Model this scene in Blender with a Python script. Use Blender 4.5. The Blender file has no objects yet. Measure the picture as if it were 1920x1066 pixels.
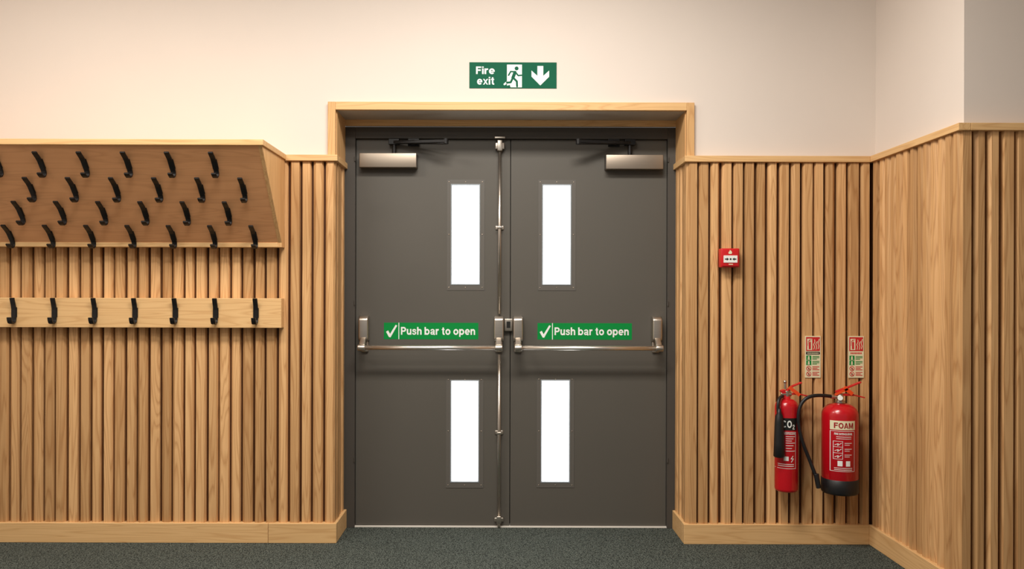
import bpy, bmesh, math, random
from mathutils import Vector, Matrix
random.seed(7)
scene = bpy.context.scene
scene.view_settings.view_transform = 'Standard'

# ---------------------------------------------------------------- measurements
D = 3.9            # camera distance to the slatted wall face (Y = 0)
F = 1478.0         # focal length in pixels of the 1920 px wide photo
EYE = 1.22
def PX(px, Y): return (px-937.0)*(D+Y)/F
def PZ(py, Y): return EYE+(555.0-py)*(D+Y)/F

# ---------------------------------------------------------------- materials
def srgb(r, g, b):
    def c(v):
        v /= 255.0
        return v/12.92 if v <= 0.04045 else ((v+0.055)/1.055)**2.4
    return (c(r), c(g), c(b), 1)

def basic(name, col, rough=0.5, metal=0.0, noise=0.0, nscale=20, bump=0.0, bscale=200, emit=0, coat=0.0, stretch=None, spec=0.5):
    m = bpy.data.materials.new(name); m.use_nodes = True
    nt = m.node_tree; b = nt.nodes['Principled BSDF']
    b.inputs['Base Color'].default_value = col
    b.inputs['Roughness'].default_value = rough
    b.inputs['Metallic'].default_value = metal
    b.inputs['Coat Weight'].default_value = coat
    b.inputs['Specular IOR Level'].default_value = spec
    tc = nt.nodes.new('ShaderNodeTexCoord')
    mp = nt.nodes.new('ShaderNodeMapping')
    nt.links.new(tc.outputs['Object'], mp.inputs[0])
    if stretch: mp.inputs['Scale'].default_value = stretch
    n = nt.nodes.new('ShaderNodeTexNoise'); n.inputs['Scale'].default_value = nscale
    n.inputs['Detail'].default_value = 4
    nt.links.new(mp.outputs[0], n.inputs['Vector'])
    mx = nt.nodes.new('ShaderNodeMix'); mx.data_type = 'RGBA'
    mx.inputs['A'].default_value = tuple(c*(1-noise) for c in col[:3])+(1,)
    mx.inputs['B'].default_value = tuple(min(1, c*(1+noise)) for c in col[:3])+(1,)
    nt.links.new(n.outputs['Fac'], mx.inputs['Factor'])
    nt.links.new(mx.outputs['Result'], b.inputs['Base Color'])
    if bump > 0:
        n2 = nt.nodes.new('ShaderNodeTexNoise'); n2.inputs['Scale'].default_value = bscale
        nt.links.new(mp.outputs[0], n2.inputs['Vector'])
        bp = nt.nodes.new('ShaderNodeBump'); bp.inputs['Strength'].default_value = bump
        bp.inputs['Distance'].default_value = 0.001
        nt.links.new(n2.outputs['Fac'], bp.inputs['Height'])
        nt.links.new(bp.outputs[0], b.inputs['Normal'])
    if emit:
        b.inputs['Emission Color'].default_value = col
        b.inputs['Emission Strength'].default_value = emit
    return m

def wood(name, light, dark, axis='Z', tint=0.35, rough=0.5):
    m = bpy.data.materials.new(name); m.use_nodes = True
    nt = m.node_tree; L = nt.links; N = nt.nodes
    b = N['Principled BSDF']; b.inputs['Roughness'].default_value = rough
    b.inputs['Specular IOR Level'].default_value = 0.25
    tc = N.new('ShaderNodeTexCoord'); geo = N.new('ShaderNodeNewGeometry')
    off = N.new('ShaderNodeVectorMath'); off.operation = 'SCALE'
    comb = N.new('ShaderNodeCombineXYZ')
    for i in range(3): L.new(geo.outputs['Random Per Island'], comb.inputs[i])
    L.new(comb.outputs[0], off.inputs[0]); off.inputs['Scale'].default_value = 37.0
    add = N.new('ShaderNodeVectorMath'); add.operation = 'ADD'
    L.new(tc.outputs['Object'], add.inputs[0]); L.new(off.outputs[0], add.inputs[1])
    def mapping(a, bb):
        mp = N.new('ShaderNodeMapping')
        mp.inputs['Scale'].default_value = {'Z': (a, a, bb), 'X': (bb, a, a), 'Y': (a, bb, a)}[axis]
        L.new(add.outputs[0], mp.inputs[0]); return mp
    # cathedral rings
    mp1 = mapping(9, 0.55)
    n1 = N.new('ShaderNodeTexNoise'); n1.inputs['Scale'].default_value = 1.6
    n1.inputs['Detail'].default_value = 1.5; n1.inputs['Distortion'].default_value = 0.3
    L.new(mp1.outputs[0], n1.inputs['Vector'])
    mul = N.new('ShaderNodeMath'); mul.operation = 'MULTIPLY'; mul.inputs[1].default_value = 14
    L.new(n1.outputs['Fac'], mul.inputs[0])
    fr = N.new('ShaderNodeMath'); fr.operation = 'FRACT'; L.new(mul.outputs[0], fr.inputs[0])
    rr = N.new('ShaderNodeValToRGB')
    rr.color_ramp.elements[0].color = (0.1, 0.1, 0.1, 1); rr.color_ramp.elements[0].position = 0.0
    rr.color_ramp.elements[1].color = (0.92, 0.92, 0.92, 1); rr.color_ramp.elements[1].position = 0.35
    e = rr.color_ramp.elements.new(0.85); e.color = (0.68, 0.68, 0.68, 1)
    e = rr.color_ramp.elements.new(1.0); e.color = (0.1, 0.1, 0.1, 1)
    L.new(fr.outputs[0], rr.inputs[0])
    # fine fibres
    mp2 = mapping(160, 3.0)
    n2 = N.new('ShaderNodeTexNoise'); n2.inputs['Scale'].default_value = 1.5
    n2.inputs['Detail'].default_value = 5; n2.inputs['Roughness'].default_value = 0.7
    L.new(mp2.outputs[0], n2.inputs['Vector'])
    mixf = N.new('ShaderNodeMix'); mixf.data_type = 'FLOAT'; mixf.inputs['Factor'].default_value = 0.5
    L.new(rr.outputs[0], mixf.inputs['A']); L.new(n2.outputs['Fac'], mixf.inputs['B'])
    col = N.new('ShaderNodeMix'); col.data_type = 'RGBA'
    col.inputs['A'].default_value = dark; col.inputs['B'].default_value = light
    L.new(mixf.outputs['Result'], col.inputs['Factor'])
    # board to board tint
    tr = N.new('ShaderNodeValToRGB')
    tr.color_ramp.elements[0].color = (1-tint, 1-tint*1.15, 1-tint*1.3, 1)
    tr.color_ramp.elements[1].color = (1.08, 1.08, 1.1, 1)
    wn = N.new('ShaderNodeTexWhiteNoise'); wn.noise_dimensions = '1D'
    L.new(geo.outputs['Random Per Island'], wn.inputs['W'])
    L.new(wn.outputs['Value'], tr.inputs[0])
    mm = N.new('ShaderNodeMix'); mm.data_type = 'RGBA'; mm.blend_type = 'MULTIPLY'
    mm.inputs['Factor'].default_value = 1
    L.new(col.outputs['Result'], mm.inputs['A']); L.new(tr.outputs[0], mm.inputs['B'])
    L.new(mm.outputs['Result'], b.inputs['Base Color'])
    bp = N.new('ShaderNodeBump'); bp.inputs['Strength'].default_value = 0.25; bp.inputs['Distance'].default_value = 0.0006
    L.new(n2.outputs['Fac'], bp.inputs['Height']); L.new(bp.outputs[0], b.inputs['Normal'])
    return m

M = {}
OL, OD = srgb(238, 194, 138), srgb(170, 118, 68)
M['slat'] = wood('oak_slats', OL, OD, 'Z', 0.27)
M['slat_back'] = wood('oak_backing', srgb(96, 58, 30), srgb(64, 36, 18), 'Z', 0.1)
M['woodX'] = wood('oak_horizontal', srgb(236, 198, 142), srgb(200, 152, 98), 'X', 0.08)
M['woodY'] = wood('oak_depthwise', srgb(236, 198, 142), srgb(200, 152, 98), 'Y', 0.08)
M['woodZ'] = wood('oak_vertical', srgb(230, 188, 132), srgb(188, 138, 86), 'Z', 0.08)
M['rack'] = wood('oak_veneer', srgb(230, 172, 122), srgb(204, 146, 98), 'X', 0.05)
M['plaster'] = basic('painted_plaster', srgb(222, 211, 201), 0.85, noise=0.02, nscale=3, bump=0.15, bscale=300, spec=0.2)
M['soffit'] = basic('grey_beige_soffit', srgb(190, 180, 168), 0.8, noise=0.03)  # greyer, darker beige than the wall plaster
M['door'] = basic('door_paint_grey', srgb(88, 84, 77), 0.5, noise=0.05, nscale=2, bump=0.1, bscale=400, spec=0.4)
M['frame'] = basic('frame_paint_grey', srgb(74, 70, 65), 0.55, noise=0.04, nscale=3, spec=0.35)
M['bezel'] = basic('bezel_grey', srgb(94, 90, 84), 0.45, noise=0.03)
M['dark'] = basic('dark_gap', srgb(20, 19, 18), 0.8, noise=0.1)
M['nickel'] = basic('satin_nickel', (0.60, 0.54, 0.47, 1), 0.33, 1.0, noise=0.08, nscale=3, stretch=(2, 60, 60))
M['chrome'] = basic('polished_bar', (0.88, 0.84, 0.78, 1), 0.36, 1.0, noise=0.03, nscale=3, stretch=(2, 60, 60))
M['bronze'] = basic('champagne_metal', (0.36, 0.30, 0.24, 1), 0.4, 0.85, noise=0.06, nscale=3, stretch=(1, 60, 60))
M['glass'] = basic('frosted_glass_daylight_glow', (0.95, 0.98, 1.0, 1), 0.3, emit=2.6, noise=0.01)  # pane glows by itself in place of daylight from outside
M['glassedge'] = basic('glazing_tape', srgb(150, 158, 164), 0.4, noise=0.05)
M['black'] = basic('black_metal', srgb(24, 23, 23), 0.38, 0.3, noise=0.15)
M['rubber'] = basic('black_rubber', srgb(22, 22, 24), 0.45, noise=0.15)
M['red'] = basic('extinguisher_red', srgb(190, 14, 28), 0.25, noise=0.03, coat=0.3)
M['redpl'] = basic('red_plastic', srgb(200, 26, 32), 0.35, noise=0.03)
M['orange'] = basic('orange_tag', srgb(240, 80, 30), 0.45, noise=0.05)
M['white'] = basic('white_print', srgb(238, 240, 236), 0.5, noise=0.01)
M['cream'] = basic('photoluminescent_cream', srgb(232, 226, 190), 0.5, noise=0.02)
M['green'] = basic('sign_green_dark', srgb(0, 88, 62), 0.6, noise=0.03, spec=0.15)
M['green2'] = basic('sign_green', srgb(0, 136, 60), 0.6, noise=0.03, spec=0.2)
M['redprint'] = basic('red_print', srgb(205, 35, 40), 0.5, noise=0.02)
M['blackprint'] = basic('black_print', srgb(20, 20, 20), 0.5, noise=0.05)
M['redlabel'] = basic('dark_red_label', srgb(165, 20, 30), 0.4, noise=0.03)
M['sill_light'] = basic('threshold_light_white', srgb(228, 222, 212), 0.5, noise=0.05)

def carpet():
    m = bpy.data.materials.new('carpet_grey_green'); m.use_nodes = True
    nt = m.node_tree; N = nt.nodes; L = nt.links
    b = N['Principled BSDF']; b.inputs['Roughness'].default_value = 0.95
    b.inputs['Specular IOR Level'].default_value = 0.1
    tc = N.new('ShaderNodeTexCoord')
    v = N.new('ShaderNodeTexVoronoi'); v.inputs['Scale'].default_value = 130
    v.inputs['Randomness'].default_value = 0.55
    L.new(tc.outputs['Object'], v.inputs['Vector'])
    n = N.new('ShaderNodeTexNoise'); n.inputs['Scale'].default_value = 190; n.inputs['Detail'].default_value = 3
    L.new(tc.outputs['Object'], n.inputs['Vector'])
    a = N.new('ShaderNodeMath'); a.operation = 'SUBTRACT'
    L.new(n.outputs['Fac'], a.inputs[0])
    s = N.new('ShaderNodeMath'); s.operation = 'MULTIPLY'; s.inputs[1].default_value = 0.5
    L.new(v.outputs['Distance'], s.inputs[0]); L.new(s.outputs[0], a.inputs[1])
    r = N.new('ShaderNodeValToRGB')
    r.color_ramp.elements[0].position = 0.10; r.color_ramp.elements[0].color = srgb(26, 30, 29)
    r.color_ramp.elements[1].position = 0.60; r.color_ramp.elements[1].color = srgb(122, 130, 122)
    L.new(a.outputs[0], r.inputs[0]); L.new(r.outputs[0], b.inputs['Base Color'])
    bp = N.new('ShaderNodeBump'); bp.inputs['Strength'].default_value = 0.8; bp.inputs['Distance'].default_value = 0.004
    L.new(a.outputs[0], bp.inputs['Height']); L.new(bp.outputs[0], b.inputs['Normal'])
    return m
M['carpet'] = carpet()

# ---------------------------------------------------------------- mesh helpers
def group(name, loc):
    e = bpy.data.objects.new(name, None); e.location = loc; e.empty_display_size = 0.05
    scene.collection.objects.link(e); return e

def make(name, bm, mat, parent=None, smooth=False, bevel=0, seg=2, recalc=True):
    if recalc: bmesh.ops.recalc_face_normals(bm, faces=bm.faces)
    me = bpy.data.meshes.new(name); bm.to_mesh(me); bm.free()
    me.materials.append(M[mat] if isinstance(mat, str) else mat)
    if smooth:
        for p in me.polygons: p.use_smooth = True
    o = bpy.data.objects.new(name, me); scene.collection.objects.link(o)
    if parent is not None:
        o.parent = parent; o.location = -parent.location
    if bevel:
        md = o.modifiers.new('bevel', 'BEVEL'); md.width = bevel; md.segments = seg
        md.limit_method = 'ANGLE'; md.angle_limit = math.radians(35)
        for p in me.polygons: p.use_smooth = seg > 2
    return o

def box(bm, x0, x1, y0, y1, z0, z1):
    if x0 > x1: x0, x1 = x1, x0
    if y0 > y1: y0, y1 = y1, y0
    if z0 > z1: z0, z1 = z1, z0
    v = [bm.verts.new(c) for c in [(x0,y0,z0),(x1,y0,z0),(x1,y1,z0),(x0,y1,z0),(x0,y0,z1),(x1,y0,z1),(x1,y1,z1),(x0,y1,z1)]]
    for f in [(0,3,2,1),(4,5,6,7),(0,1,5,4),(1,2,6,5),(2,3,7,6),(3,0,4,7)]:
        bm.faces.new([v[i] for i in f])
    return v

def boxobj(name, mat, parent, *boxes, bevel=0, seg=2):
    bm = bmesh.new()
    for b in boxes: box(bm, *b)
    return make(name, bm, mat, parent, bevel=bevel, seg=seg)

def prism(bm, pts, axis_vec):
    """extrude closed 3D polygon pts by axis_vec"""
    a = [bm.verts.new(p) for p in pts]; b = [bm.verts.new(Vector(p)+Vector(axis_vec)) for p in pts]
    n = len(pts)
    bm.faces.new(a[::-1]); bm.faces.new(b)
    for i in range(n): bm.faces.new([a[i], a[(i+1) % n], b[(i+1) % n], b[i]])

def obar(bm, p0, p1, w, t, side=(0, 1, 0)):
    p0, p1 = Vector(p0), Vector(p1); d = (p1-p0).normalized()
    s = Vector(side); s = (s-d*s.dot(d)).normalized(); n = d.cross(s)
    q = [p0+s*w/2+n*t/2, p0-s*w/2+n*t/2, p0-s*w/2-n*t/2, p0+s*w/2-n*t/2]
    prism(bm, q, p1-p0)

def cyl(bm, p0, p1, r, r2=None, seg=24):
    p0, p1 = Vector(p0), Vector(p1); d = p1-p0
    rot = d.to_track_quat('Z', 'Y').to_matrix().to_4x4()
    bmesh.ops.create_cone(bm, cap_ends=True, segments=seg, radius1=r, radius2=r if r2 is None else r2,
                          depth=d.length, matrix=Matrix.Translation((p0+p1)/2) @ rot)

def sphere(bm, c, r, sc=(1, 1, 1)):
    bmesh.ops.create_uvsphere(bm, u_segments=16, v_segments=10, radius=r,
                              matrix=Matrix.Translation(c) @ Matrix.Diagonal((*sc, 1)))

def lathe(bm, cx, cy, prof, seg=48):
    rings = []
    for r, z in prof:
        rings.append([bm.verts.new((cx+r*math.cos(2*math.pi*i/seg), cy+r*math.sin(2*math.pi*i/seg), z)) for i in range(seg)])
    for a, b in zip(rings[:-1], rings[1:]):
        for i in range(seg):
            bm.faces.new([a[i], a[(i+1) % seg], b[(i+1) % seg], b[i]])
    bm.faces.new(rings[0][::-1]); bm.faces.new(rings[-1])

def tube(name, pts, r, mat, parent):
    cu = bpy.data.curves.new(name, 'CURVE'); cu.dimensions = '3D'; cu.bevel_depth = r; cu.bevel_resolution = 5
    cu.use_fill_caps = True
    s = cu.splines.new('NURBS'); s.points.add(len(pts)-1)
    for p, q in zip(s.points, pts): p.co = (*q, 1)
    s.use_endpoint_u = True; s.order_u = 4; s.resolution_u = 10
    cu.materials.append(M[mat])
    o = bpy.data.objects.new(name, cu); scene.collection.objects.link(o)
    if parent is not None:
        o.parent = parent; o.location = -parent.location
    return o

# ---- printing on surfaces: graphics drawn on a plane or wrapped on a cylinder
def plane_surf(Y): return (Y, lambda X, Z, off: Vector((X, Y-off, Z)))
def cyl_surf(cx, cy, R):
    def f(X, Z, off):
        r = R+off; u = max(-r*0.999, min(r*0.999, X-cx))
        return Vector((cx+u, cy-math.sqrt(r*r-u*u), Z))
    return (cy-R*0.93, f)

def pr_rect(bm, surf, x0, y0, x1, y1, off, n=1):
    Y, f = surf
    for i in range(n):
        a, b = x0+(x1-x0)*i/n, x0+(x1-x0)*(i+1)/n
        bm.faces.new([bm.verts.new(f(PX(p, Y), PZ(q, Y), off)) for p, q in [(a, y1), (b, y1), (b, y0), (a, y0)]])

def pr_poly(bm, surf, pts, off):
    Y, f = surf
    off = off+len(bm.faces)*6e-6
    fc = bm.faces.new([bm.verts.new(f(PX(p, Y), PZ(q, Y), off)) for p, q in pts])

def pr_stroke(bm, surf, pts, w, off):
    for (ax, ay), (bx, by) in zip(pts[:-1], pts[1:]):
        dx, dy = bx-ax, by-ay; l = math.hypot(dx, dy) or 1; nx, ny = -dy/l*w/2, dx/l*w/2
        base = math.atan2(ny, nx); P = []
        for k in range(7):
            t = base+math.pi*k/6; P.append((ax+math.cos(t)*w/2, ay+math.sin(t)*w/2))
        for k in range(7):
            t = base+math.pi+math.pi*k/6; P.append((bx+math.cos(t)*w/2, by+math.sin(t)*w/2))
        pr_poly(bm, surf, P, off)

def pr_disc(bm, surf, cx, cy, r, off, n=20):
    pr_poly(bm, surf, [(cx+r*math.cos(2*math.pi*k/n), cy+r*math.sin(2*math.pi*k/n)) for k in range(n)], off)

def pr_frame(bm, surf, x0, y0, x1, y1, w, off, n=1):
    pr_rect(bm, surf, x0, y0, x1, y0+w, off, n); pr_rect(bm, surf, x0, y1-w, x1, y1, off, n)
    pr_rect(bm, surf, x0, y0, x0+w, y1, off); pr_rect(bm, surf, x1-w, y0, x1, y1, off)

# small bold grotesque alphabet (centre lines, cap height 1)
def arc(cx, cy, rx, ry, a0, a1, n=20):
    return [(cx+rx*math.cos(math.radians(a0+(a1-a0)*i/n)), cy+ry*math.sin(math.radians(a0+(a1-a0)*i/n))) for i in range(n+1)]
h = .095
def ring(cx, rx, cy=.37, ry=.285): return arc(cx, cy, rx, ry, 0, 360, 28)
GL = {
 'F': (.60, [[(h,0),(h,1)], [(h,1-h),(.60,1-h)], [(h,.52),(.55,.52)]]),
 'i': (.19, [[(h,0),(h,.74)], [(h,.84),(h,1)]]),
 'r': (.42, [[(h,0),(h,.74)], [(h,.38),(.12,.52),(.19,.61),(.30,.65),(.42,.65)]]),
 'e': (.67, [arc(.335,.37,.24,.285,0,318,26)+[], [(.10,.36),(.665,.36)]], {1:.13}),
 'x': (.62, [[(.07,-.05),(.55,.79)], [(.55,-.05),(.07,.79)]], {}, .74),
 't': (.40, [[(.20,.94),(.20,.20),(.23,.12),(.29,.08),(.40,.08)], [(0,.675),(.39,.675)]], {1:.13}),
 'P': (.70, [[(h,0),(h,1)], [(h,1-h),(.38,1-h)]+arc(.38,.685,.22,.22,90,-90,14)+[(h,.465)]]),
 'u': (.62, [[(h,.74),(h,.30),(.125,.16),(.19,.10),(.29,.085),(.40,.12),(.48,.20),(.525,.33)], [(.525,.74),(.525,0)]]),
 's': (.58, [[(.505,.50),(.46,.61),(.37,.66),(.27,.665),(.15,.63),(.11,.545),(.15,.46),(.27,.41),(.38,.375),(.47,.31),(.49,.22),(.44,.12),(.34,.08),(.25,.075),(.14,.11),(.075,.23)]], {0:.155}),
 'h': (.62, [[(h,0),(h,1)], [(h,.38),(.12,.51),(.20,.61),(.31,.65),(.42,.64),(.50,.57),(.525,.45),(.525,0)]]),
 'n': (.62, [[(h,0),(h,.74)], [(h,.38),(.12,.51),(.20,.61),(.31,.65),(.42,.64),(.50,.57),(.525,.45),(.525,0)]]),
 'b': (.69, [[(h,0),(h,1)], ring(.355,.24)]),
 'p': (.69, [[(h,-.26),(h,.74)], ring(.355,.24)]),
 'a': (.64, [[(.085,.51),(.12,.60),(.20,.65),(.31,.665),(.43,.64),(.50,.56),(.505,.16),(.53,.05),(.58,-.02)], [(.50,.40),(.38,.37),(.22,.345),(.12,.29),(.095,.20),(.13,.11),(.24,.075),(.37,.11),(.47,.19),(.50,.29)]], {0:.165,1:.155}),
 'o': (.69, [ring(.345,.25)]),
 'C': (.80, [arc(.41,.5,.315,.41,42,318,26)]),
 'O': (.84, [arc(.42,.5,.325,.41,0,360,30)]),
 'A': (.80, [[(.075,-.08),(.40,1.04)], [(.725,-.08),(.40,1.04)], [(.2,.29),(.6,.29)]], {2:.15}, 1.0),
 'M': (.90, [[(h,0),(h,1)], [(.15,1.05),(.45,.10)], [(.75,1.05),(.45,.10)], [(.805,0),(.805,1)]], {1:.16,2:.16}, 1.0),
 '2': (.62, [[(.09,.66),(.12,.81),(.21,.895),(.33,.91),(.46,.86),(.51,.73),(.47,.60),(.34,.46),(.20,.32),(.11,.19),(.09,.085),(.60,.085)]], {0:.165}),
}
def ribbon(pts, w, top):
    L_, R_ = [], []
    closed = math.hypot(pts[0][0]-pts[-1][0], pts[0][1]-pts[-1][1]) < 1e-6
    n = len(pts)
    for i in range(n):
        a = pts[i-1] if i > 0 else (pts[-2] if closed else pts[0]); b = pts[i+1] if i < n-1 else (pts[1] if closed else pts[-1])
        p = pts[i]
        def u(s, e):
            dx, dy = e[0]-s[0], e[1]-s[1]; l = math.hypot(dx, dy)
            return (dx/l, dy/l) if l > 1e-9 else None
        d1, d2 = u(a, p), u(p, b)
        d1 = d1 or d2; d2 = d2 or d1
        tx, ty = d1[0]+d2[0], d1[1]+d2[1]; l = math.hypot(tx, ty) or 1; tx /= l; ty /= l
        k = min(1.6, 1/max(.3, d1[0]*tx+d1[1]*ty))*w/2
        L_.append((p[0]-ty*k, p[1]+tx*k)); R_.append((p[0]+ty*k, p[1]-tx*k))
    if top is not None:
        L_ = [(x, min(top, max(0, y))) for x, y in L_]; R_ = [(x, min(top, max(0, y))) for x, y in R_]
    return [[R_[i], R_[i+1], L_[i+1], L_[i]] for i in range(n-1)]
def lettering(name, surf, body, x0, ytop, x1, ybase, off, mat, parent, gap=.10, w=.195):
    Y, f = surf; quads = []; x = 0
    for ch in body:
        if ch == ' ': x += .30; continue
        g = GL[ch]; ws = g[2] if len(g) > 2 else {}; top = g[3] if len(g) > 3 else None
        for i, st in enumerate(g[1]):
            for q in ribbon(st, ws.get(i, w), top): quads.append([(x+a, b) for a, b in q])
        x += g[0]+gap
    tot = x-gap; bm = bmesh.new()
    for i, q in enumerate(quads):
        vs = [bm.verts.new(f(PX(x0+a/tot*(x1-x0), Y), PZ(ybase-b*(ybase-ytop), Y), off+(i % 60)*8e-6)) for a, b in q]
        bm.faces.new(vs)
    return make(name, bm, mat, parent, recalc=False)

def pr_text(name, surf, body, x0, y0, x1, y1, off, mat, parent, bold=0.02):
    Y, f = surf
    cu = bpy.data.curves.new('t', 'FONT'); cu.body = body; cu.size = 1; cu.offset = bold; cu.resolution_u = 4
    o = bpy.data.objects.new('t', cu); scene.collection.objects.link(o)
    bpy.context.view_layer.update()
    me = bpy.data.meshes.new_from_object(o.evaluated_get(bpy.context.evaluated_depsgraph_get()))
    bpy.data.objects.remove(o)
    bm = bmesh.new(); bm.from_mesh(me)
    xs = [v.co.x for v in bm.verts]; ys = [v.co.y for v in bm.verts]
    a, b, c, d = min(xs), max(xs), min(ys), max(ys)
    for v in bm.verts:
        px = x0+(v.co.x-a)/(b-a)*(x1-x0); py = y1-(v.co.y-c)/(d-c)*(y1-y0)
        v.co = f(PX(px, Y), PZ(py, Y), off)
    return make(name, bm, mat, parent, recalc=False)

# ================================================================ ROOM SHELL
XL, XR = -0.815, 0.924          # door opening
YD = 0.273                      # door leaf face
ZH = 2.145                      # opening head
CAPT, CAPB, BASE = 1.916, 1.886, 0.097
YP = 0.04                       # plaster plane
XS, XSP = 1.838, 1.876          # side wall: slat face / plaster face
YN, YNP = -0.749, -0.711        # near return wall: slat face / plaster face
CEIL = 3.15; XMIN = -3.3; XMAX = 3.3; YB = -5.0

boxobj('floor', 'carpet', None, (XMIN-.1, XMAX+.1, YB, 0.5, -0.1, 0))
boxobj('ceiling', 'plaster', None, (XMIN-.1, XMAX+.1, YB, 0.5, CEIL, CEIL+0.1))
boxobj('wall_back', 'plaster', None, (XMIN, XL-0.028, YP, 0.36, 0, CEIL), (XR+0.028, XSP+0.05, YP, 0.36, 0, CEIL),
       (XL-0.028, XR+0.028, YP, 0.36, ZH+0.002, CEIL))
boxobj('wall_left', 'plaster', None, (XMIN-.1, XMIN, YB, 0.36, 0, CEIL))
boxobj('wall_right', 'plaster', None, (XSP, XMAX, YNP, 0.36, 0, CEIL))
boxobj('wall_right_far', 'plaster', None, (XMAX, XMAX+.1, YB, 0.36, 0, CEIL))

# ---- slatted panelling
def slats(bm, length_from, length_to, mapf, z0, z1, period=0.0572):
    n = max(1, round((length_to-length_from)/period)); p = (length_to-length_from)/n
    for i in range(n):
        c = length_from+(i+0.5)*p+random.uniform(-.0018, .0018)
        hb = p*0.5-random.uniform(0.0040, 0.0075); hf = hb-random.choice([0.004, 0.006, 0.010])
        sk = random.choice([-0.003, 0, 0.003, 0.004])
        d = -random.choice([0, 0, 0.002, 0.004])
        prof = [(c-hb, -0.028), (c+hb, -0.028), (c+hb, -0.014), (c+hf+sk, d), (c-hf+sk, d), (c-hb, -0.014)]
        prism(bm, [mapf(u, w)+(z0,) for u, w in prof], (0, 0, z1-z0))

def slat_obj(name, a, b, mapf, backing, parent):
    bm = bmesh.new(); slats(bm, a, b, mapf, BASE-0.01, CAPB+0.002)
    make('slats', bm, 'slat', parent)
    boxobj('backing', 'slat_back', parent, backing)

pl = group('wall_panelling', (-2.0, 0, 0))
slat_obj('l', XMIN, XL, lambda u, w: (u, -w), (XMIN, XL-0.028, 0.028, YP, 0, CAPB), pl)
slat_obj('lr', 0.0, YD-0.022, lambda u, w: (XL+w, u), (XL-0.0281, XL-0.02, 0.028, YD, 0, CAPB), pl)
pr_ = group('wall_panelling', (1.4, 0, 0))
slat_obj('r', XR, XS, lambda u, w: (u, -w), (XR+0.028, XS+0.03, 0.028, YP, 0, CAPB), pr_)
slat_obj('rr', 0.0, YD-0.022, lambda u, w: (XR-w, u), (XR+0.02, XR+0.0281, 0.028, YD, 0, CAPB), pr_)
ps = group('wall_panelling', (XS, -0.37, 0))
slat_obj('s', YN, -0.002, lambda u, w: (XS-w, u), (XS+0.028, XSP, YN+0.03, 0.03, 0, CAPB), ps)
pn = group('wall_panelling', (2.5, YN, 0))
slat_obj('n', XS, XMAX, lambda u, w: (u, YN-w), (XS+0.028, XMAX, YN+0.028, YNP, 0, CAPB), pn)

# ---- cap rails
c = 0.012
boxobj('trim_1', 'woodX', None, (-1.064, XL+c, -c, YP, CAPB, CAPT), (XMIN, -1.064, -c, YP, CAPB, CAPT), bevel=0.002)
boxobj('trim_2', 'woodY', None, (XL-0.03, XL+c, 0.0401, YD-0.022, CAPB, CAPT), bevel=0.002)
boxobj('trim_3', 'woodX', None, (XR-c, XS-c, -c, YP, CAPB, CAPT), bevel=0.002)
boxobj('trim_4', 'woodY', None, (XR-c, XR+0.03, 0.0401, YD-0.022, CAPB, CAPT), bevel=0.002)
boxobj('trim_5', 'woodY', None, (XS-c, XSP, YN-c, YP, CAPB, CAPT), bevel=0.002)
boxobj('trim_6', 'woodX', None, (XSP, XMAX, YN-c, YNP, CAPB, CAPT), bevel=0.002)
# ---- skirting
xj = PX(505, 0)
boxobj('baseboard_left', 'woodX', None, (XMIN, xj-0.0008, -c, 0.03, 0, BASE), (xj+0.0008, XL+c, -c, 0.03, 0, BASE),
       (XL-0.02, XL+c, 0.0301, YD-0.022, 0, BASE), bevel=0.002)
boxobj('baseboard_back', 'woodX', None, (XR-c, XS-c, -c, 0.03, 0, BASE), (XR-c, XR+0.02, 0.0301, YD-0.022, 0, BASE), bevel=0.002)
boxobj('baseboard_right', 'woodY', None, (XS-c, XS+0.03, YN-c, 0.0, 0, BASE), bevel=0.002)
boxobj('baseboard_right_near', 'woodX', None, (XS+0.0301, XMAX, YN-c, YN+0.03, 0, BASE), bevel=0.002)

# ---- door surround (wood lining + architrave above the cap rail)
YF = YD-0.022
sur = group('door_architrave', (0.05, 0.05, CAPT))
boxobj('architrave', 'woodZ', sur, (XL-0.042, XL-0.004, 0.018, YP, CAPT, ZH+0.04), (XR+0.004, XR+0.042, 0.018, YP, CAPT, ZH+0.04), bevel=0.002)
boxobj('architrave_head', 'woodX', sur, (XL-0.004, XR+0.004, 0.018, YP, ZH, ZH+0.04), bevel=0.002)
boxobj('lining', 'woodZ', sur, (XL-0.028, XL, YP, YF, CAPT, ZH), (XR, XR+0.028, YP, YF, CAPT, ZH))
boxobj('soffit', 'soffit', sur, (XL, XR, YP, YF, ZH, ZH+0.002))
boxobj('head_bead', 'woodX', sur, (XL, XR, YF-0.012, YF+0.01, PZ(237, YF), ZH), bevel=0.0015)

# ---- door frame
LX0, LXM, LX1 = PX(667, YD), PX(956.8, YD), PX(1250, YD)
LT, LB = PZ(262, YD), 0.008
fr = group('door_frame', (0.05, YD, 0))
boxobj('jamb', 'frame', fr, (XL-0.02, LX0, YF, YD+0.06, 0, PZ(238, YF)), (LX1, XR+0.02, YF, YD+0.06, 0, PZ(238, YF)), bevel=0.0015)
boxobj('head', 'frame', fr, (LX0, LX1, YF, YD+0.06, LT+0.002, PZ(238, YF)), bevel=0.0015)
boxobj('dark_gap_backing', 'dark', fr, (LX0, LX1, YD+0.05, YD+0.058, LT-0.0, LT+0.01), (LXM-0.012, LXM+0.012, YD+0.047, YD+0.058, 0.0, LT))  # dark backing strips standing in for shade in the leaf gaps
boxobj('threshold_light_strip', 'sill_light', fr, (LX0, LX1, YD-0.012, YD+0.06, 0, 0.006))  # pale threshold strip; its white stands in for light leaking under the doors
bm = bmesh.new()
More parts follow.
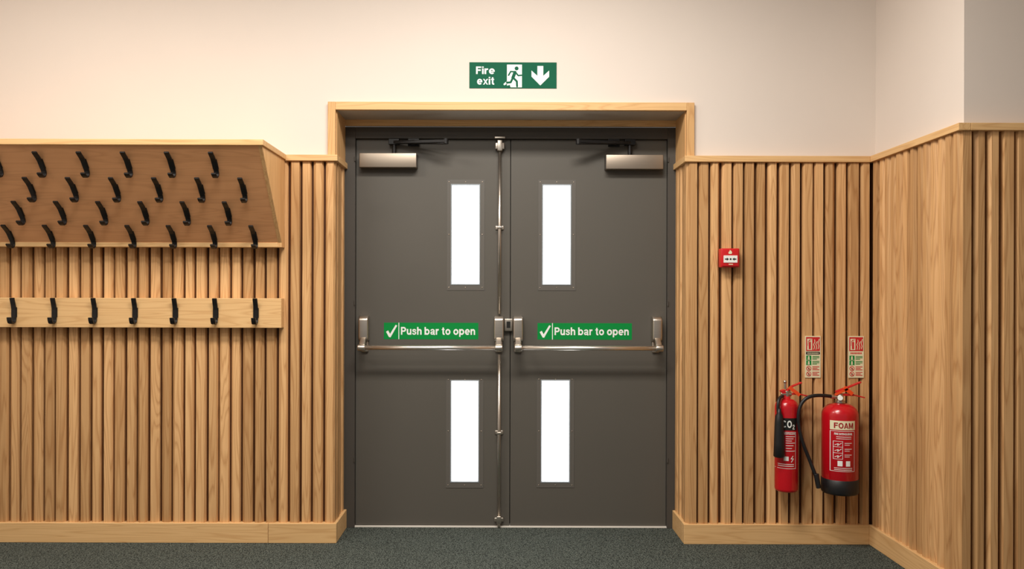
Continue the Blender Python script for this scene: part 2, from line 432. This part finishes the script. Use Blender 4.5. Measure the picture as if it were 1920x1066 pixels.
for px, py in [(1250.5, 300), (1250.5, 568), (1250.5, 860), (666.5, 300), (666.5, 568), (666.5, 860)]:
    x, z = PX(px, YD), PZ(py, YD); cyl(bm, (x, YF-0.003, z-0.012), (x, YF-0.003, z+0.012), 0.0035)
make('hinge_knuckles', bm, 'frame', fr)

# ---- door leaves
def leaf(name, x0, x1, plates, glasses):
    e = group(name, ((x0+x1)/2, YD, 0))
    gx0, gx1 = PX(glasses[0][0], YD), PX(glasses[0][2], YD)
    (u, l) = glasses
    uz1, uz0 = PZ(u[1], YD), PZ(u[3], YD); lz1, lz0 = PZ(l[1], YD), PZ(l[3], YD)
    y0, y1 = YD, YD+0.045
    bm = bmesh.new()
    xs = [x0, gx0, gx1, x1]; zs = [LB, lz0, lz1, uz0, uz1, LT]
    def cell(i, k): return not (i == 1 and k in (1, 3))
    V = {}
    def vv(i, k, y):
        if (i, k, y) not in V: V[(i, k, y)] = bm.verts.new((xs[i], y, zs[k]))
        return V[(i, k, y)]
    for i in range(3):
        for k in range(5):
            if not cell(i, k): continue
            bm.faces.new([vv(i,k,y0), vv(i+1,k,y0), vv(i+1,k+1,y0), vv(i,k+1,y0)])
            bm.faces.new([vv(i,k,y1), vv(i,k+1,y1), vv(i+1,k+1,y1), vv(i+1,k,y1)])
            if k == 0 or not cell(i, k-1): bm.faces.new([vv(i,k,y0), vv(i,k,y1), vv(i+1,k,y1), vv(i+1,k,y0)])
            if k == 4 or not cell(i, k+1): bm.faces.new([vv(i,k+1,y0), vv(i+1,k+1,y0), vv(i+1,k+1,y1), vv(i,k+1,y1)])
            if i == 0 or not cell(i-1, k): bm.faces.new([vv(i,k,y0), vv(i,k+1,y0), vv(i,k+1,y1), vv(i,k,y1)])
            if i == 2 or not cell(i+1, k): bm.faces.new([vv(i+1,k,y0), vv(i+1,k,y1), vv(i+1,k+1,y1), vv(i+1,k+1,y0)])
    make('leaf', bm, 'door', e)
    for pl_, gl in zip(plates, glasses):
        px0, px1, pz1, pz0 = PX(pl_[0], YD), PX(pl_[2], YD), PZ(pl_[1], YD), PZ(pl_[3], YD)
        g0, g1, h1, h0 = PX(gl[0], YD), PX(gl[2], YD), PZ(gl[1], YD), PZ(gl[3], YD)
        boxobj('vision_panel_bezel', 'bezel', e, (px0, g0, YD-0.002, YD, pz0, pz1), (g1, px1, YD-0.002, YD, pz0, pz1),
               (g0, g1, YD-0.002, YD, pz0, h0), (g0, g1, YD-0.002, YD, h1, pz1))
        t = 0.0055
        boxobj('glazing_bead', 'glassedge', e, (g0, g0+t, YD-0.004, YD+0.02, h0, h1), (g1-t, g1, YD-0.004, YD+0.02, h0, h1),
               (g0+t, g1-t, YD-0.004, YD+0.02, h0, h0+t), (g0+t, g1-t, YD-0.004, YD+0.02, h1-t, h1), bevel=0.001)
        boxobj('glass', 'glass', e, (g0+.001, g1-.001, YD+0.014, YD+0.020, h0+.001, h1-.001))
        bm = bmesh.new()
        mxs = [(px0+g0)/2, (px0*0+g0+g1)/2, (g1+px1)/2]; mzs = [(pz0+h0)/2, (h0+h1)/2, (h1+pz1)/2]
        for i, xx in enumerate(mxs):
            for k, zz in enumerate(mzs):
                if i == 1 and k == 1: continue
                sphere(bm, (xx, YD-0.002, zz), 0.0034, (1, 0.4, 1))
        make('bezel_screws', bm, 'bronze', e, smooth=True)
    return e
dl = leaf('door_1', LX0+0.002, LXM-0.002, [(838, 337, 908, 544), (837, 711, 907, 914)], [(845, 345, 900, 534), (845, 712, 899, 904)])
dr = leaf('door_2', LXM+0.002, LX1-0.002, [(1009, 337, 1079, 544), (1007, 710, 1077, 913)], [(1016, 345, 1071, 534), (1014.5, 711, 1069.5, 904)])

# ---- push-bar stickers
def push_sign(x0):
    s = plane_surf(YD-0.0005); e = group('push_bar_to_open_sign', (PX(x0+88, YD), YD, PZ(620, YD)))
    bm = bmesh.new(); pr_rect(bm, s, x0, 605, x0+177, 636, 0.0); make('plate', bm, 'green2', e, recalc=False)
    bm = bmesh.new()
    pr_rect(bm, s, x0+27.3, 605, x0+28.7, 636, 0.0006)
    pr_poly(bm, s, [(x0+4, 622), (x0+8, 619.5), (x0+11.5, 626), (x0+22, 609), (x0+25, 610.5), (x0+12.5, 632.5), (x0+9.5, 632)], 0.0006)
    make('tick', bm, 'white', e, recalc=False)
    lettering('lettering', s, 'Push bar to open', x0+32, 613, x0+171, 627.5, 0.0006, 'white', e)
push_sign(720); push_sign(1008)

# ---- panic bars
def panic_bar(xa, xb):
    """housings centred on pixel columns xa and xb"""
    e = group('panic_push_bar', (PX((xa+xb)/2, YD), YD, PZ(650, YD)))
    yb = YD-0.105; zb = PZ(652, yb)
    bm = bmesh.new(); bm2 = bmesh.new(); bm3 = bmesh.new()
    for px in (xa, xb):
        x = PX(px, YD-0.04)
        zt, zm = PZ(592, YD-0.05), PZ(640, YD-0.05)
        # housing with a sloping front
        pts = [(x-0.025, YD, zm), (x-0.025, YD, zt), (x-0.025, YD-0.042, zt), (x-0.025, YD-0.06, zt-0.018), (x-0.025, YD-0.06, zm+0.012), (x-0.025, YD-0.045, zm)]
        prism(bm, pts, (0.05, 0, 0))
        # lower base plate
        box(bm, x-0.02, x+0.02, YD-0.014, YD, PZ(660, YD), zm)
        # arm
        obar(bm3, (x, YD-0.045, zm+0.02), (x, yb+0.004, zb), 0.03, 0.022, (1, 0, 0))
        cyl(bm2, (x-0.019, yb, zb), (x+0.019, yb, zb), 0.0175)
    make('housings', bm, 'nickel', e, bevel=0.009, seg=4)
    make('arms', bm3, 'nickel', e, bevel=0.004, seg=3)
    make('end_clamps', bm2, 'nickel', e, bevel=0.003, seg=3)
    bm = bmesh.new(); cyl(bm, (PX(xa, YD-0.04), yb, zb), (PX(xb, YD-0.04), yb, zb), 0.0118, seg=32)
    make('bar', bm, 'chrome', e, smooth=True)
panic_bar(682, 935.5); panic_bar(971.5, 1232)
k = group('panic_latch_keep', (PX(953, YD), YD, PZ(608, YD)))
boxobj('case', 'nickel', k, (PX(946, YD), PX(961, YD), YD-0.022, YD, PZ(620, YD), PZ(597, YD)), bevel=0.003, seg=3)
boxobj('slot', 'dark', k, (PX(950, YD), PX(957, YD), YD-0.024, YD-0.01, PZ(614, YD), PZ(602, YD)))

# ---- vertical rods
e = group('vertical_panic_rod', (PX(936, YD), YD, 0.1))
yr = YD-0.022; xr = PX(936.5, yr)
bm = bmesh.new()
cyl(bm, (xr, yr, PZ(284, yr)), (xr, yr, PZ(588, yr)), 0.0085); cyl(bm, (xr, yr, PZ(664, yr)), (xr, yr, PZ(968, yr)), 0.0085)
make('rods', bm, 'nickel', e, smooth=True)
bm = bmesh.new()
for py in (427, 810):
    z = PZ(py, YD); box(bm, xr-0.022, xr+0.022, YD-0.006, YD, z-0.011, z+0.011)
    box(bm, xr-0.013, xr+0.013, YD-0.034, YD, z-0.007, z+0.007)
z = PZ(274, YD)
box(bm, xr-0.024, xr+0.024, YD-0.03, YD, z-0.02, z+0.014); box(bm, xr-0.013, xr+0.013, YD-0.04, YD, z-0.03, z+0.026)
box(bm, xr-0.028, xr+0.028, YF-0.012, YF+0.001, LT+0.0, LT+0.012)
z = PZ(972, YD)
box(bm, xr-0.024, xr+0.024, YD-0.018, YD, z-0.01, z+0.01); box(bm, xr-0.012, xr+0.012, YD-0.034, YD, z-0.016, z+0.022)
cyl(bm, (xr, yr, 0.004), (xr, yr, z), 0.007)
make('guides', bm, 'nickel', e, bevel=0.003, seg=3)

# ---- overhead closers
def closer(x0, x1, y0, y1, piv, elbow, shoe):
    e = group('door_closer', (PX((x0+x1)/2, YD), YD, PZ((y0+y1)/2, YD)))
    yf = YD-0.055
    boxobj('body', 'bronze', e, (PX(x0, yf), PX(x1, yf), yf, YD, PZ(y1, yf), PZ(y0, yf)), bevel=0.003, seg=3)
    boxobj('end_caps', 'frame', e, (PX(x0, yf)-0.002, PX(x0, yf)+0.008, yf+0.004, YD, PZ(y1, yf)+.003, PZ(y0, yf)-.003),
           (PX(x1, yf)-0.008, PX(x1, yf)+0.002, yf+0.004, YD, PZ(y1, yf)+.003, PZ(y0, yf)-.003))
    bm = bmesh.new()
    xp, xe, xsh = PX(piv, yf), PX(elbow, yf-0.08), PX(shoe, YF)
    zt = PZ(y0, yf); za = PZ(268.5, yf)
    cyl(bm, (xp, yf+0.028, zt), (xp, yf+0.028, za+0.014), 0.011)
    box(bm, xp-0.028, xp+0.028, yf+0.012, yf+0.044, za-0.004, za+0.026)
    obar(bm, (xp, yf+0.025, za+0.008), (xe, yf-0.07, za-0.004), 0.026, 0.016, (0, 1, 0))
    cyl(bm, (xe, yf-0.07, za-0.018), (xe, yf-0.07, za+0.010), 0.013)
    obar(bm, (xe, yf-0.07, za-0.012), (xsh, YF-0.03, za+0.004), 0.02, 0.014, (0, 1, 0))
    cyl(bm, (xsh, YF-0.03, za-0.006), (xsh, YF-0.03, za+0.016), 0.012)
    box(bm, xsh-0.03, xsh+0.03, YF-0.008, YF, za-0.012, za+0.03); box(bm, xsh-0.01, xsh+0.01, YF-0.035, YF, za+0.004, za+0.014)
    make('arm', bm, 'black', e, bevel=0.002)
closer(673, 780, 287, 314, 737, 835, 775)
closer(1136, 1243, 289, 316, 1182, 1084, 1150)

# ---- fire exit sign
s = plane_surf(YP-0.003); e = group('fire_exit_sign', (PX(960, YP), YP, PZ(141, YP)))
boxobj('plate', 'green', e, (PX(879, YP), PX(1042.5, YP), YP-0.003, YP, PZ(165.5, YP), PZ(117, YP)))
lettering('lettering', s, 'Fire', 891.5, 124.8, 926.5, 138.8, 0.0006, 'white', e)
lettering('lettering', s, 'exit', 893.5, 144.2, 925.5, 158.6, 0.0006, 'white', e)
bm = bmesh.new()
pr_rect(bm, s, 949.5, 121, 977.5, 163.5, 0.0006)
pr_poly(bm, s, [(1006.5, 123.5), (1017.5, 123.5), (1017.5, 142), (1028.5, 132), (1028.5, 143.5), (1012, 160), (995.5, 143.5), (995.5, 132), (1006.5, 142)], 0.0006)
pr_stroke(bm, s, [(949, 154.5), (944.8, 158)], 3.4, 0.0006)
make('door_and_arrow', bm, 'white', e, recalc=False)
bm = bmesh.new()
pr_disc(bm, s, 967.5, 128.2, 3.7, 0.0012)
pr_stroke(bm, s, [(964.5, 135.5), (960.5, 146)], 6.0, 0.0012)
pr_stroke(bm, s, [(964, 134.5), (956.5, 134), (952.5, 141)], 2.8, 0.0012)
pr_stroke(bm, s, [(965.5, 135.5), (970.5, 141.5), (976.5, 141)], 2.8, 0.0012)
pr_stroke(bm, s, [(962, 146.5), (968, 152.5), (968.5, 161.5)], 3.8, 0.0012)
pr_stroke(bm, s, [(960, 147), (956.5, 154.2), (949.5, 154.8)], 3.8, 0.0012)
pr_poly(bm, s, [(949.5, 163.5), (949.5, 160.5), (955, 159), (956, 163.5)], 0.0012)
make('running_figure', bm, 'green', e, recalc=False)

# ---- alarm call point
e = group('fire_alarm_call_point', (PX(1369.5, -0.04), 0, PZ(481, -0.04)))
yc = -0.05
boxobj('body', 'redpl', e, (PX(1352, yc), PX(1387, yc), yc+0.004, 0.0, PZ(499.5, yc), PZ(464, yc)), bevel=0.004, seg=3)
boxobj('front_plate', 'redpl', e, (PX(1354, yc), PX(1385, yc), yc, yc+0.01, PZ(497.5, yc), PZ(466, yc)), bevel=0.002, seg=3)
s = plane_surf(yc-0.0004)
boxobj('element', 'white', e, (PX(1356.5, yc), PX(1382.5, yc), yc-0.002, yc+0.001, PZ(491, yc), PZ(477.5, yc)), bevel=0.001)
s2 = plane_surf(yc-0.0022)
bm = bmesh.new()
pr_poly(bm, s2, [(1359, 483.3), (1362.5, 483.3), (1362.5, 481.3), (1366.5, 484.3), (1362.5, 487.3), (1362.5, 485.3), (1359, 485.3)], 0.0004)
pr_poly(bm, s2, [(1380.5, 483.3), (1377, 483.3), (1377, 481.3), (1373, 484.3), (1377, 487.3), (1377, 485.3), (1380.5, 485.3)], 0.0004)
pr_disc(bm, s2, 1369.7, 484.3, 1.8, 0.0004)
make('arrows', bm, 'blackprint', e, recalc=False)
bm = bmesh.new()
pr_poly(bm, s, [(1366, 474.5), (1365.5, 471.5), (1368, 469), (1368, 466.8), (1371, 469), (1372.5, 472), (1371.5, 474.5)], 0.0004)
pr_rect(bm, s, 1366, 493.2, 1374, 494.8, 0.0004)
make('flame_symbol', bm, 'cream', e, recalc=False)

# ---- extinguisher ID signs
def id_sign(x0, kind):
    Ys = -0.004; s = plane_surf(Ys)
    e = group('extinguisher_identification_sign', (PX(x0+14, Ys), Ys, PZ(667, Ys)))
    boxobj('plate', 'cream', e, (PX(x0, Ys), PX(x0+29, Ys), Ys, 0.0, PZ(706, Ys), PZ(628, Ys)))
    R = bmesh.new(); W = bmesh.new(); G = bmesh.new(); K = bmesh.new()
    pr_rect(R, s, x0+1.5, 630, x0+27.5, 656, 0.0005)
    pr_rect(W, s, x0+3.5, 633, x0+13, 654, 0.001)
    pr_rect(R, s, x0+6.5, 639, x0+10.3, 652.5, 0.0015); pr_stroke(R, s, [(x0+8.4, 639), (x0+8.4, 636), (x0+5.3, 638), (x0+4.8, 646)], 0.9, 0.0015)
    pr_stroke(R, s, [(x0+7, 635.5), (x0+11.5, 634.5)], 0.9, 0.0015)
    pr_stroke(W, s, [(x0+16, 653), (x0+17.5, 648), (x0+15.5, 644), (x0+18, 639), (x0+17.5, 635)], 1.3, 0.001)
    pr_stroke(W, s, [(x0+20, 653), (x0+21.5, 648), (x0+19.7, 643), (x0+22.5, 638)], 1.3, 0.001)
    pr_stroke(W, s, [(x0+24, 652), (x0+25.5, 647), (x0+23.8, 642), (x0+26, 634)], 1.3, 0.001)
    if kind == 'co2':
        pr_rect(K, s, x0+1.5, 657.5, x0+27.5, 662.5, 0.0005)
        for k2 in range(8): pr_rect(W, s, x0+4+k2*2.7, 659.2, x0+5.9+k2*2.7, 661, 0.001)
    else:
        for k2 in range(8): pr_rect(R, s, x0+4+k2*2.7, 658.5, x0+5.9+k2*2.7, 661.5, 0.0005)
    for r in range(2):
        y = 664.5+r*9.3
        pr_rect(G, s, x0+2, y, x0+11.5, y+8.5, 0.0005); pr_disc(W, s, x0+6.5, y+3, 1.8, 0.001); pr_rect(W, s, x0+4.6, y+5, x0+8.5, y+7.6, 0.001)
        for q in range(3): pr_rect(G, s, x0+13.5, y+1+q*2.5, x0+(26.5 if q < 2 else 22), y+2.3+q*2.5, 0.0005)
    for r in range(2):
        y = 684+r*10.3
        pr_disc(R, s, x0+6.7, y+4.7, 4.6, 0.0005); pr_disc(W, s, x0+6.7, y+4.7, 3.3, 0.001)
        pr_stroke(R, s, [(x0+4, y+2), (x0+9.4, y+7.4)], 1.1, 0.0015); pr_rect(K, s, x0+5.6, y+3, x0+7.8, y+7, 0.0012)
        for q in range(3): pr_rect(R, s, x0+13.5, y+1+q*2.7, x0+(26.5 if q != 1 else 23), y+2.4+q*2.7, 0.0005)
    make('red_print', R, 'redprint', e, recalc=False); make('white_print', W, 'cream', e, recalc=False)
    make('green_print', G, 'green2', e, recalc=False); make('black_print', K, 'blackprint', e, recalc=False)
id_sign(1510, 'co2'); id_sign(1591, 'foam')

# ---- CO2 extinguisher
def W3(px, py, Y): return Vector((PX(px, Y), Y, PZ(py, Y)))
R = 0.0555; cy = -0.072; cx = PX(1475.5, cy); zb = PZ(921, cy-R*.7)
e = group('co2_fire_extinguisher', (cx, cy, zb))
zt = PZ(760, cy)
bm = bmesh.new()
lathe(bm, cx, cy, [(R*0.86, zb), (R*0.97, zb+0.005), (R, zb+0.014), (R, zt-0.004)] +
      [(0.016+(R-0.016)*math.cos(a*math.pi/16), zt-0.004+0.042*math.sin(a*math.pi/16)) for a in range(1, 9)] + [(0.016, zt+0.05)])
make('cylinder', bm, 'red', e, smooth=True)
bm = bmesh.new(); zv = zt+0.046
cyl(bm, (cx, cy, zv), (cx, cy, zv+0.03), 0.015); cyl(bm, (cx-0.03, cy-0.004, zv+0.014), (cx+0.02, cy-0.004, zv+0.014), 0.010)
cyl(bm, W3(1472.5, 727, cy), W3(1472.5, 714, cy), 0.006); sphere(bm, W3(1472.5, 714, cy), 0.009)
make('valve', bm, 'nickel', e, bevel=0.001)
bm = bmesh.new()
obar(bm, W3(1470, 735, cy), W3(1486, 722, cy), 0.024, 0.007); obar(bm, W3(1486, 722, cy), W3(1503, 715, cy), 0.022, 0.006)
obar(bm, W3(1470, 737, cy), W3(1495, 736, cy), 0.024, 0.008); obar(bm, W3(1495, 736, cy), W3(1517, 741, cy), 0.020, 0.006)
obar(bm, W3(1467, 729, cy), W3(1472, 744, cy), 0.026, 0.02)
make('levers', bm, 'redpl', e, bevel=0.0015)
bm = bmesh.new(); obar(bm, W3(1480, 724, cy-0.014), W3(1500, 739, cy-0.014), 0.004, 0.016)
make('seal_tag', bm, 'orange', e)
tube('hose', [W3(1470, 740, cy), W3(1462, 742, cy-0.03), W3(1459, 752, cy-0.05), W3(1459, 765, cy-0.05), W3(1461, 780, cy-0.05)], 0.008, 'rubber', e)
xh = PX(1461.5, cy-0.055); yh = cy-0.055
bm = bmesh.new()
lathe(bm, xh, yh, [(0.021, PZ(855, yh)), (0.026, PZ(853, yh)), (0.024, PZ(830, yh)), (0.021, PZ(790, yh)), (0.018, PZ(778, yh)), (0.010, PZ(772, yh)), (0.009, PZ(764, yh))], 32)
make('discharge_horn', bm, 'rubber', e, smooth=True)
s = cyl_surf(cx, cy, R)
bm = bmesh.new(); pr_rect(bm, s, 1466, 782, 1495, 805, 0.0006, 10); make('name_label', bm, 'blackprint', e, smooth=True)
lettering('lettering', s, 'CO', 1467, 786.5, 1484.5, 800, 0.0014, 'white', e)
lettering('lettering', s, '2', 1486, 794, 1490.5, 803, 0.0014, 'white', e)
bm = bmesh.new(); pr_frame(bm, s, 1459.5, 808, 1493, 877, 0.8, 0.0006, 10)
pr_text('lettering', s, 'FIRE EXTINGUISHER', 1469, 809.8, 1492, 812.8, 0.001, 'white', e, 0.03)
for i, y in enumerate([816, 820, 824, 828, 833, 838, 843]):
    pr_rect(bm, s, 1474, y, 1491 - (i % 3)*3, y+1.1, 0.0006, 5)
pr_rect(bm, s, 1471, 854, 1479, 862, 0.0006, 3); pr_stroke(bm, s, [(1487, 853), (1483.5, 858), (1488, 858), (1484, 864)], 1.4, 0.0006)
for y in (868, 871.5): pr_rect(bm, s, 1463, y, 1489, y+1.1, 0.0006, 8)
make('instruction_label', bm, 'white', e, recalc=False)
boxobj('wall_bracket', 'black', e, (cx-0.02, cx+0.02, cy+R-0.006, 0.0, zt+0.0, zt+0.03), (cx-0.03, cx+0.03, cy+R-0.002, 0.0, zb+0.05, zb+0.08))

# ---- foam extinguisher
R = 0.0835; cy = -0.098; cx = PX(1575.5, cy); zb = PZ(927, cy-R*.7)
e = group('foam_fire_extinguisher', (cx, cy, zb))
zt = PZ(775, cy)
bm = bmesh.new()
lathe(bm, cx, cy, [(R*0.96, PZ(902, cy-R)), (R, PZ(900, cy-R)), (R, zt)] +
      [(0.022+(R-0.022)*math.cos(a*math.pi/16), zt+0.055*math.sin(a*math.pi/16)) for a in range(1, 9)] + [(0.022, zt+0.064)])
make('cylinder', bm, 'red', e, smooth=True)
bm = bmesh.new()
lathe(bm, cx, cy, [(R*0.85, zb), (R*0.97, zb+0.003), (R*1.02, zb+0.012), (R*1.02, PZ(901, cy-R)), (R*0.97, PZ(899.5, cy-R))])
make('foot_ring', bm, 'rubber', e, smooth=True)
bm = bmesh.new(); zv = zt+0.06
cyl(bm, (cx, cy, zv-0.004), (cx, cy, zv+0.008), 0.024); cyl(bm, (cx, cy, zv), (cx, cy, zv+0.04), 0.016)
cyl(bm, W3(1576, 744, cy-0.015), W3(1576, 744, cy-0.04), 0.0135); cyl(bm, W3(1576, 742, cy), W3(1558, 741, cy-0.01), 0.010)
make('valve', bm, 'nickel', e, bevel=0.001)
bm = bmesh.new(); cyl(bm, W3(1576, 744, cy-0.0385), W3(1576, 744, cy-0.0415), 0.0115); make('gauge_face', bm, 'white', e)
bm = bmesh.new()
obar(bm, W3(1568, 733, cy), W3(1590, 724, cy), 0.026, 0.009); obar(bm, W3(1590, 724, cy), W3(1614, 714, cy), 0.022, 0.006)
obar(bm, W3(1570, 737, cy), W3(1600, 738, cy), 0.026, 0.010); obar(bm, W3(1600, 738, cy), W3(1621, 743, cy), 0.020, 0.006)
make('levers', bm, 'redpl', e, bevel=0.0015)
bm = bmesh.new(); obar(bm, W3(1583, 724, cy-0.016), W3(1599, 737, cy-0.016), 0.004, 0.018)
obar(bm, W3(1566, 738, cy-0.016), W3(1590, 727, cy-0.016), 0.004, 0.010)
make('seal_tag', bm, 'orange', e)
tube('hose', [W3(1560, 741, cy-0.01), W3(1545, 739, cy-0.02), W3(1522, 738, cy-0.03), W3(1503, 750, cy-0.03), W3(1496, 775, cy-0.03),
              W3(1499, 805, cy-0.03), W3(1508, 835, cy-0.03), W3(1520, 862, cy-0.03), W3(1528, 885, cy-0.04), W3(1532, 893, cy-0.04)], 0.0085, 'rubber', e)
bm = bmesh.new(); cyl(bm, W3(1531, 886, cy-0.04), W3(1536, 913, cy-0.045), 0.0125, 0.011); make('nozzle', bm, 'rubber', e, bevel=0.002)
s = cyl_surf(cx, cy, R)
bm = bmesh.new(); pr_rect(bm, s, 1561.5, 787, 1604, 804, 0.0006, 14); make('name_label', bm, 'cream', e, smooth=True)
lettering('lettering', s, 'FOAM', 1566.5, 790.5, 1599.5, 801, 0.0014, 'redlabel', e)
bm = bmesh.new(); pr_frame(bm, s, 1561.5, 806, 1603, 882, 0.8, 0.0006, 14)
pr_text('lettering', s, 'FIRE EXTINGUISHER', 1567, 809.5, 1598, 813.5, 0.001, 'white', e, 0.03)
for y in (816.5, 820): pr_rect(bm, s, 1570, y, 1596, y+1.0, 0.0006, 8)
pr_frame(bm, s, 1565.5, 825, 1580.5, 859, 0.7, 0.0006, 4)
pr_rect(bm, s, 1565.5, 835.5, 1580.5, 836.2, 0.0006, 4); pr_rect(bm, s, 1565.5, 847, 1580.5, 847.7, 0.0006, 4)
for y in (827.5, 838.5, 850): pr_stroke(bm, s, [(1568, y+5), (1573, y+2), (1572, y+6), (1578, y+1)], 1.0, 0.0006)
for i, y in enumerate([828, 831.5, 839, 842.5, 850, 853.5]): pr_rect(bm, s, 1583.5, y, 1597-(i % 2)*4, y+1.0, 0.0006, 5)
pr_rect(bm, s, 1572, 862, 1580, 872, 0.0006, 3); pr_rect(bm, s, 1586, 862, 1594, 872, 0.0006, 3)
for y in (875, 878.2): pr_rect(bm, s, 1567, y, 1598, y+1.0, 0.0006, 8)
make('instruction_label', bm, 'white', e, recalc=False)
boxobj('wall_bracket', 'black', e, (cx-0.02, cx+0.02, cy+R-0.006, 0.0, zt-0.02, zt+0.03), (cx-0.03, cx+0.03, cy+R-0.004, 0.0, zb+0.03, zb+0.06))

# ---- coat racks
def hook(bm, origin, out, up, w=0.022, t=0.0078):
    out, up = Vector(out).normalized(), Vector(up).normalized(); o = Vector(origin)
    P = [(0.021, 0.064), (0.017, 0.050), (0.010, 0.030), (0.005, 0.008), (0.004, -0.020), (0.005, -0.042), (0.010, -0.054), (0.022, -0.059), (0.034, -0.056), (0.040, -0.044), (0.043, -0.030)]
    ring = []
    for i, (a, b) in enumerate(P):
        p0 = P[max(0, i-1)]; p1 = P[min(len(P)-1, i+1)]
        dx, dy = p1[0]-p0[0], p1[1]-p0[1]; l = math.hypot(dx, dy); nx, ny = -dy/l*t/2, dx/l*t/2
        c1 = o+out*(a+nx)+up*(b+ny); c2 = o+out*(a-nx)+up*(b-ny)
        X = Vector((w/2, 0, 0))
        ring.append([bm.verts.new(c1-X), bm.verts.new(c1+X), bm.verts.new(c2+X), bm.verts.new(c2-X)])
    bm.faces.new(ring[0]); bm.faces.new(ring[-1][::-1])
    for a, b in zip(ring[:-1], ring[1:]):
        for k in range(4): bm.faces.new([a[k], b[k], b[(k+1) % 4], a[(k+1) % 4]])
    q = o+up*(-0.006); b2 = [q+out*0.006+up*0.024-Vector((w*.6, 0, 0)), q+out*0.006+up*0.024+Vector((w*.6, 0, 0)), q+out*0.006-up*0.024+Vector((w*.6, 0, 0)), q+out*0.006-up*0.024-Vector((w*.6, 0, 0))]
    prism(bm, b2, -out*0.007)

RX = -1.064
rack = group('coat_rack', (-2.2, -0.2, 1.48))
zt_, zb_ = 1.893, 1.478; yt, yb_ = -0.378, -0.058
up = Vector((0, yt-yb_, zt_-zb_)).normalized(); out = Vector((0, -(zt_-zb_), (yt-yb_))).normalized()
boxobj('top_board', 'woodX', rack, (XMIN, RX+0.008, -0.39, -c-0.0005, 1.890, CAPT), bevel=0.002)
bm = bmesh.new()
p = [(XMIN, yt, zt_), (XMIN, yb_, zb_), (XMIN, yb_+0.02, zb_), (XMIN, yt+0.02, zt_)]
prism(bm, p, (RX-0.018-XMIN, 0, 0)); make('slanted_board', bm, 'rack', rack)
bm = bmesh.new()
prism(bm, [(RX-0.0179, yt, 1.890), (RX-0.0179, yb_, zb_), (RX-0.0179, yb_, zb_-0.022), (RX-0.0179, -0.001, zb_-0.022), (RX-0.0179, -0.001, 1.890)], (0.018, 0, 0))
make('end_panel', bm, 'woodZ', rack, bevel=0.001)
boxobj('bottom_rail', 'woodX', rack, (XMIN, RX-0.018, yb_-0.003, -0.001, zb_-0.022, zb_), bevel=0.001)
bm = bmesh.new()
for z, xs in ((1.822, -1.295), (1.719, -1.190), (1.619, -1.288), (1.515, -1.189)):
    y = yb_-(z-zb_)*(yb_-yt)/(zt_-zb_)*1.0
    x = xs
    while x > XMIN+0.1:
        hook(bm, (x, y, z), out, up); x -= 0.197
make('hooks', bm, 'black', rack, bevel=0.0012)

rail = group('coat_hook_rail', (-2.2, -0.03, 1.13))
boxobj('board', 'woodX', rail, (XMIN, -1.067, -0.048, 0.0, PZ(615.5, -0.048), PZ(560, -0.048)), bevel=0.002)
bm = bmesh.new(); x = -1.190
while x > XMIN+0.1:
    hook(bm, (x, -0.048, PZ(585, -0.05)), (0, -1, 0), (0, 0, 1)); x -= 0.1968
make('hooks', bm, 'black', rail, bevel=0.0012)

# ================================================================ LIGHTS
def area(name, loc, sx, sy, power, col=(1, 0.94, 0.865)):
    l = bpy.data.lights.new(name, 'AREA'); l.shape = 'RECTANGLE'; l.size = sx; l.size_y = sy
    l.energy = power; l.color = col
    o = bpy.data.objects.new(name, l); o.location = loc; scene.collection.objects.link(o)
area('ceiling_light', (0.1, -1.45, CEIL-0.03), 1.3, 0.4, 74)
area('ceiling_light', (-2.0, -1.40, CEIL-0.03), 1.2, 0.4, 40)
area('ceiling_light', (-0.5, -2.4, CEIL-0.03), 1.2, 0.5, 38)
area('ceiling_light', (-1.2, -3.6, CEIL-0.03), 1.6, 0.6, 28)
w = bpy.data.worlds.new('world'); scene.world = w; w.use_nodes = True
w.node_tree.nodes['Background'].inputs[0].default_value = (1.0, 0.95, 0.89, 1)
w.node_tree.nodes['Background'].inputs[1].default_value = 0.27

# ================================================================ CAMERA
cam = bpy.data.cameras.new('camera'); co = bpy.data.objects.new('camera', cam)
scene.collection.objects.link(co)
cam.sensor_width = 36; cam.lens = F*36/1920
cam.shift_x = 23/1920; cam.shift_y = 22/1920
co.matrix_world = Matrix.Translation((0, -D, EYE)) @ Matrix.Rotation(math.radians(90), 4, 'X') @ Matrix.Rotation(math.radians(0.15), 4, 'Z')
scene.camera = co
